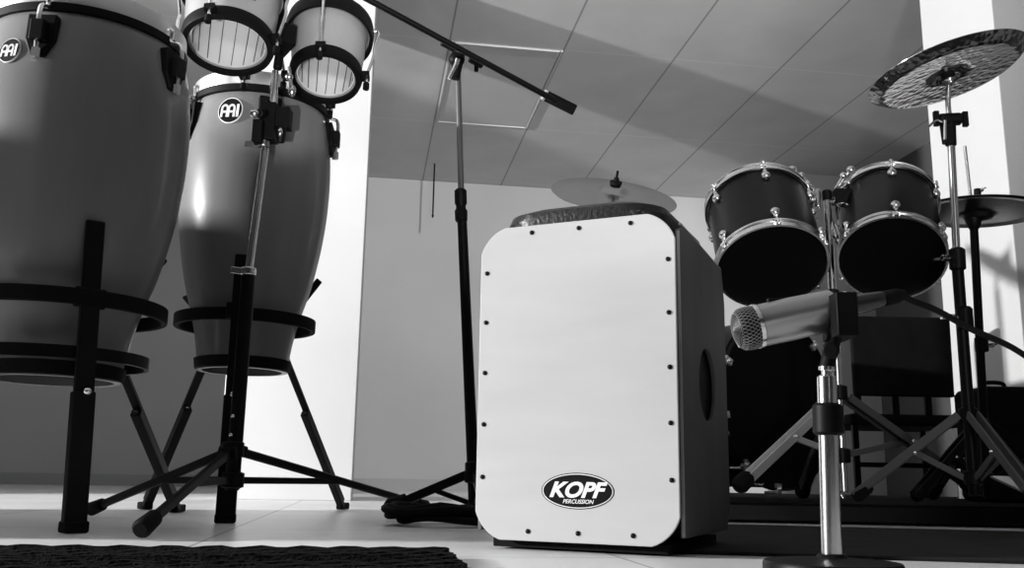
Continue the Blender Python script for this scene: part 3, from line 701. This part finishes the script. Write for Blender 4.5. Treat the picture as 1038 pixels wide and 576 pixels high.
# ---------------------------------------------------------------- toms
def drum(name, cb, ct, r, lab, cat, nl, ang0, group=None, mshell='tom', reso='darkhead', hoopm='chrome', batter='skin'):
    cb = V(cb); ct = V(ct); ax = ct - cb; H = ax.length; X, Y, Z = frame(ax, V((1, 0, 0)))
    t = thing(name, cb, lab, cat, group)
    MB().lathe(cb, Z, [(r, .006), (r, H - .006), (r - .006, H - .006), (r - .006, .006)], 80, closed=True).build('shell', M[mshell], t)
    MB().lathe(cb, Z, [(r + .002, .012), (r + .003, -.001), (r - .012, .0), (.001, .001), (.001, .003), (r - .002, .004)], 80, closed=True).build('resonant_head', M[reso], t)
    MB().lathe(cb, Z, [(r + .002, H - .012), (r + .003, H + .001), (r - .012, H), (.001, H - .001), (.001, H - .003), (r - .002, H - .004)], 80, closed=True).build('batter_head', M[batter], t)
    for (h0, sg) in ((0, -1), (H, 1)):
        MB().lathe(cb, Z, [(r + .0035, h0 - sg * .014), (r + .010, h0 - sg * .015), (r + .010, h0 - sg * .012), (r + .0055, h0 - sg * .011), (r + .0055, h0 + sg * .007), (r + .009, h0 + sg * .009), (r + .009, h0 + sg * .011), (r + .0035, h0 + sg * .011)], 80, closed=True).build('hoop', M[hoopm], t)
    for k in range(nl):
        a = ang0 + 2 * PI * k / nl; d = X * math.cos(a) + Y * math.sin(a)
        for (h0, sg) in ((.045, 1), (H - .045, -1)):
            lg_ = MB(); q = cb + Z * h0 + d * (r + .006); lg_.ball(q, .013, z=d, sq=.9); lg_.tube(q - Z * sg * .005, q - Z * sg * .022, .007, .006)
            lo = lg_.build('lug', M['chrome'], t)
            rd = MB(); e = cb + Z * (h0 - sg * .045) + d * (r + .011); rd.tube(q, e - Z * sg * .008, .0032); rd.tube(e - Z * sg * .012, e - Z * sg * .002, .0055); rd.box(e + Z * sg * .006 - d * .002, (.012, .018, .006), (d, Z.cross(d), Z))
            rd.build('tension_rod', M['chrome'], lo)
    return t, X, Y, Z
ty = 2.42
t1b, t1t = at(782, 269, ty - .02), at(768, 210, ty + .12)
drum('tom_drum', t1b, t1t, .138, 'black rack tom with chrome hoops, left of the pair, next to the box drum', 'tom drum', 6, math.radians(-95), 'pair of rack toms')
t2b, t2t = at(904, 261, ty - .03), at(899, 208, ty + .12)
drum('tom_drum', t2b, t2t, .128, 'black rack tom, right of the pair, beside the tall cymbal stand', 'tom drum', 6, math.radians(-100), 'pair of rack toms')
# double tom stand
sy = 2.50
ts = thing('tom_stand', V((at(850, 480, sy).x, sy, ZR)), 'double-braced chrome stand holding the pair of rack toms', 'drum stand')
tp0 = at(854, 480, sy); tp0.z = ZR + .03; tp1 = at(838, 193, sy); tpm = at(844, 302, sy)
MB().tube(tp0, tpm, .0125).build('lower_tube', M['chrome'], ts)
MB().tube(tpm, tp1, .0100).build('upper_tube', M['chrome'], ts)
hd = MB(); hd.box(at(855, 200, sy), (.055, .04, .04)); hd.tube(tp1 - V((0, 0, .03)), tp1 + V((0, 0, .0)), .013); hd.build('tom_bracket', M['plastic'], ts, .004)
hd = MB(); hd.box(at(811, 196, sy), (.036, .035, .05)); hd.box(at(822, 198, sy), (.05, .025, .02)); hd.tube(at(829, 192, sy - .01), at(829, 210, sy - .01), .008); hd.build('tom_bracket', M['chrome'], ts, .004)
for (tb_, tt_, px, py) in ((t1b, t1t, 826, 200), (t2b, t2t, 846, 202)):
    m_ = V(tb_).lerp(V(tt_), .6); s_ = at(px, py, sy)
    e_ = m_ + (s_ - m_).normalized() * .13
    ar = MB(); ar.tube(s_, e_, .0065); ar.ball(e_.lerp(s_, .3), .014); ar.ball(s_.lerp(e_, .2), .012)
    ar.build('tom_arm', M['chrome'], ts)
for (px, py, s_) in ((803, 172, .012), (812, 178, .010), (806, 190, .009), (817, 188, .011), (824, 215, .010), (820, 240, .012), (815, 246, .008), (855, 178, .010), (862, 172, .011), (850, 245, .010), (856, 250, .008), (847, 240, .008), (860, 185, .009)):
    q = at(px, py, sy - .03 if px < 838 else sy - .02)
    k_ = MB(); k_.ball(q, s_, sq=.8, z=(random.uniform(-.5, .5), -1, .4)); k_.tube(q, at((px + 838) / 2, (py + 205) / 2, sy), .0035); k_.build('bracket_bolt', M['chrome'], ts)
MB().lathe(tpm - V((0, 0, .02)), (0, 0, 1), [(.012, 0), (.018, .003), (.018, .04), (.012, .043)], 20).build('height_collar', M['black'], ts)
# tripod legs placed where the photo shows them
hub = at(850, 398, sy); low = at(853, 462, sy)
for (ftp, mm_, sgn) in ((at(750, 492, 2.32), M['satin'], 1), (at(985, 494, 2.75), M['greybar'], 1), (V((hub.x + .02, sy + .42, ZR + .01)), M['greybar'], 1)):
    ftp = V((ftp.x, ftp.y, max(ftp.z, ZR + .023))); dv = (ftp - hub).normalized(); tx = dv.cross(V((0, 0, 1))).normalized()
    l = MB()
    for s_ in (-1, 1): l.bar(hub + dv * .03 + tx * .013 * s_, ftp + tx * .013 * s_, .005, .022, tx)
    l.bar(hub + dv * .03, ftp, .020, .004, tx); lo = l.build('leg', mm_, ts, .001)
    m_ = hub.lerp(ftp, .5); MB().bar(low, m_, .010, .016, tx).build('brace', mm_, lo, .002)
    MB().lathe(ftp - dv * .03, dv, [(.014, -.01), (.021, .0), (.022, .03), (.014, .042)], 16).build('rubber_foot', M['rubber'], lo)
    MB().ball(m_ + tx * .018, .006).ball(m_ - tx * .018, .006).build('rivets', M['chrome'], lo)
for h_ in (hub, low): MB().lathe(h_ - V((0, 0, .02)), (0, 0, 1), [(.013, 0), (.023, .003), (.023, .036), (.013, .04)], 20).build('collar', M['black'], ts)

# bass drum, black, behind the tom stand
bc = at(790, 418, 2.95); yaw = math.radians(36); bn = V((math.sin(yaw), -math.cos(yaw), 0)); rbd = .262
bc.z = ZR + rbd + .035
bt, X, Y, Z = drum('bass_drum', bc, bc - bn * .36, rbd, 'black bass drum standing in shadow behind the microphone', 'bass drum', 8, math.radians(22), None, 'tom', 'darkhead', 'black', 'darkhead')
BX, BY, BZ = frame(bn)
for k in range(10):                            # hoop claws facing the room
    d = BX * math.cos(k * PI / 5 + .2) + BY * math.sin(k * PI / 5 + .2); q = bc + bn * .008 + d * (rbd + .004)
    cw_ = MB(); cw_.box(q, (.030, .020, .012), (d, bn.cross(d), bn)); cw_.tube(q + d * .012, q + d * .012 - bn * .05, .004); cw_.ball(q + bn * .006, .007)
    cw_.build('claw', M['satin'], bt, .002)
for s_ in (-1, 1):
    q = bc - bn * .06 + V((bn.y * -s_ * rbd * .85, 0, 0)) ; q = bc - bn * .06 + V((math.cos(yaw), math.sin(yaw), 0)) * s_ * rbd * .8 - V((0, 0, rbd * .6))
    e = V((q.x + math.cos(yaw) * s_ * .07 + bn.x * .08, q.y + math.sin(yaw) * s_ * .07 + bn.y * .08, ZR + .004)); MB().tube(q, e, .006).build('spur', M['chrome'], bt)

# ---------------------------------------------------------------- chair and case behind the kit
chy = 3.45
cL, cR = at(862, 320, chy), at(962, 322, chy)
cw = (cR - cL).length; ztop = cL.z; zbb = at(920, 402, chy).z
ctr = V(((cL.x + cR.x) / 2, chy, ZR))
ch_ = thing('chair', ctr, 'black chair with a tall solid backrest behind the right rack tom', 'chair')
xl, xr_ = cL.x, cR.x
bk = MB().prism([V((xl, chy, zbb)), V((xr_, chy, zbb)), V((xr_ + .004, chy, ztop - .01)), V((xr_ - .01, chy, ztop)), V((xl + .01, chy, ztop)), V((xl, chy, ztop - .01))], (0, 1, 0), .025)
bk.build('backrest', M['fabric'], ch_, .006)
zr2 = at(920, 420, chy).z; zr3 = at(920, 432, chy).z
for x in (xl + .012, at(908, 400, chy).x, at(941, 400, chy).x, xr_ - .012 + .03):
    MB().bar(V((x, chy + .012, zr3)), V((x, chy + .012, zbb + .01)), .026, .02).build('back_post', M['black'], ch_, .003)
MB().box(V(((xl + xr_) / 2 + .01, chy + .2, (zr2 + zr3) / 2)), (cw + .06, .40, abs(zr2 - zr3))).build('seat', M['fabric'], ch_, .01)
for sx in (xl + .0, xr_ + .03):
    for sy_ in (0.02, .37): MB().bar(V((sx, chy + sy_, ZR)), V((sx, chy + sy_, zr3 + .01)), .022, .022).build('leg', M['black'], ch_, .003)
MB().bar(V((xl, chy + .02, ZR + .12)), V((xr_ + .03, chy + .02, ZR + .12)), .018, .018).build('stretcher', M['black'], ch_, .003)
# dark soft case standing at right
cs_ = at(1014, 440, 3.1); zt4 = at(1014, 393, 3.1).z
cse = thing('equipment_case', V((cs_.x + .02, 3.16, ZR)), 'dark rounded soft case standing behind the hi-hat stand', 'case')
pw = .18
oc = [(cs_.x + .02 + x - pw / 2, z) for x, z in rounded(pw, zt4 - ZR, .025, 0, 0)]
MB().prism([V((x, 3.06, ZR + z + .001)) for x, z in oc], (0, 1, 0), .2).build('body', M['fabric'], cse, .012)
MB().path([V((cs_.x - .02, 3.16, zt4 - .002)), V((cs_.x - .01, 3.16, zt4 + .02)), V((cs_.x + .05, 3.16, zt4 + .02)), V((cs_.x + .06, 3.16, zt4 - .002))], .007).build('handle', M['rubber'], cse)

# loudspeaker-shaped block added left of the frame to shade floor and lower congas
blk = thing('shade_block', V((-2.05, 1.76, 0)), 'wide black cabinet-shaped block added left of the congas to cast shade', 'shade block')
MB().box((-2.05, 1.76, .43), (.30, .88, .80)).build('body', M['plastic'], blk, .01)
MB().box((-1.895, 1.76, .43), (.012, .80, .72)).build('grille', M['fabric'], blk, .004)
for sx in (-.11, .11):
    for sy_ in (-.38, .38): MB().lathe((-2.05 + sx, 1.76 + sy_, 0), (0, 0, 1), [(.02, .0005), (.024, .003), (.022, .031)], 20).build('foot', M['rubber'], blk)
MB().path([V((-2.05, 1.66, .83)), V((-2.05, 1.67, .85)), V((-2.05, 1.85, .85)), V((-2.05, 1.86, .83))], .009).build('handle', M['rubber'], blk)

# ---------------------------------------------------------------- microphone on its small stand in front
my = .98
mb0 = on_z(845, 563, .030)
mb0 = V((at(843, 560, my).x, my, 0))
ms = thing('microphone_stand', mb0, 'short chrome stand with a round black base, in front of the drum kit', 'microphone stand')
MB().lathe(mb0, (0, 0, 1), [(.0665, .0005), (.068, .004), (.068, .026), (.0665, .0285), (.040, .0305), (.016, .0325), (.013, .036), (.001, .036)], 96).build('base', M['black'], ms)
mt = at(838, 381, my); mlow = V((mb0.x, mb0.y, .034))
MB().tube(mlow, mt, .0101).build('tube', M['chrome'], ms)
q = mlow.lerp(mt, .72); MB().tube(mlow.lerp(mt, .66), mlow.lerp(mt, .84), .0155).build('clutch', M['plastic'], ms)
MB().tube(mt, at(838, 374, my), .0055).tube(at(838, 376, my), at(838, 372, my), .0085).build('top_stud', M['chrome'], ms)
mcl = at(850, 322, my)
cp = MB(); cp.path([at(838, 374, my), at(843, 352, my), at(850, 330, my)], .008); cp.box(at(851, 322, my - .002), (.022, .050, .046)); cp.tube(at(842, 355, my - .022), at(842, 355, my + .022), .009)
cp.build('microphone_clip', M['plastic'], ms, .002)
cp = MB(); cp.ball(at(856, 300, my), .005).tube(at(847, 300, my), at(855, 300, my), .003); cp.build('clip_screw', M['chrome'], ms)
# the microphone
mh = at(744, 336, .995); mtl = at(905, 301, .995); md_ = (mtl - mh).normalized()
mc = thing('microphone', mh.lerp(mtl, .4), 'silver stage microphone with a mesh grille, pointing left on the short stand', 'microphone')
def mpos(px): # point on the microphone axis at a pixel column
    t = (px - 742) / (905 - 742); return mh.lerp(mtl, t)
Lm_ = (mtl - mh).length
def fr_(px): return (mpos(px) - mh).dot(md_)
body = MB().lathe(mh, md_, [(.0190, fr_(766)), (.0228, fr_(768)), (.0232, fr_(800)), (.0222, fr_(842)), (.0160, fr_(848)), (.0100, fr_(850))], 48)
body.build('body', M['mic'], mc)
MB().lathe(mh, md_, [(.009, fr_(849)), (.0125, fr_(852)), (.0105, fr_(875)), (.0088, fr_(893)), (.0070, fr_(896))], 48).build('rear_barrel', M['barrel'], mc, label='slim dark rear barrel')
MB().lathe(mh, md_, [(.0190, fr_(762)), (.0240, fr_(763)), (.0240, fr_(767)), (.0190, fr_(768))], 48).build('collar', M['chrome'], mc)
gr = MB().lathe(mh, md_, [(.001, -.001), (.010, .0), (.0180, .003), (.0220, .008), (.0232, .014), (.0230, fr_(763))], 40); gro = gr.build('grille', M['plastic'], mc)
wr = MB(); prf = [(.0182, .003), (.0222, .008), (.0234, .014), (.0233, .018), (.0232, fr_(763))]
X, Y, Z = frame(md_)
for k in range(34):
    for sg in (-1, 1):
        pts = []
        for i, (r, h) in enumerate(prf):
            a = 2 * PI * k / 34 + sg * i * .14; pts.append(mh + Z * h + (X * math.cos(a) + Y * math.sin(a)) * r)
        wr.path(pts, .00045, 4, samples=1)
for k in range(9):
    r_k = .002 + k * .0020
    wr.torus(mh + Z * (-.001 + .00022 * k * k * .3), md_, r_k, .00035, 32, 5)
wr.build('grille_wire', M['grille'], gro)
# dark switch plate and rear connector
MB().box(mpos(788) + V((0, -.001, .0228)), (.024, .008, .004), frame(V((0, 0, 1)), md_)).build('switch', M['plastic'], mc, .001)
MB().lathe(mh, md_, [(.0072, fr_(895)), (.0085, fr_(896)), (.0080, fr_(910)), (.0045, fr_(918))], 24).build('connector', M['rubber'], mc)
cab = [mpos(914), at(925, 305, 1.01), at(950, 315, 1.02), at(985, 334, 1.04), at(1038, 360, 1.07), at(1110, 420, 1.12), at(1150, 500, 1.15)]
e = on_z(1190, 600, .006); cab += [V((.86, 1.12, .012)), V((.98, .96, .006))]
tag(MB().path(cab, .0036, 12, samples=10).build('microphone_cable', M['rubber']), 'black cable running from the silver microphone to the right', 'cable')
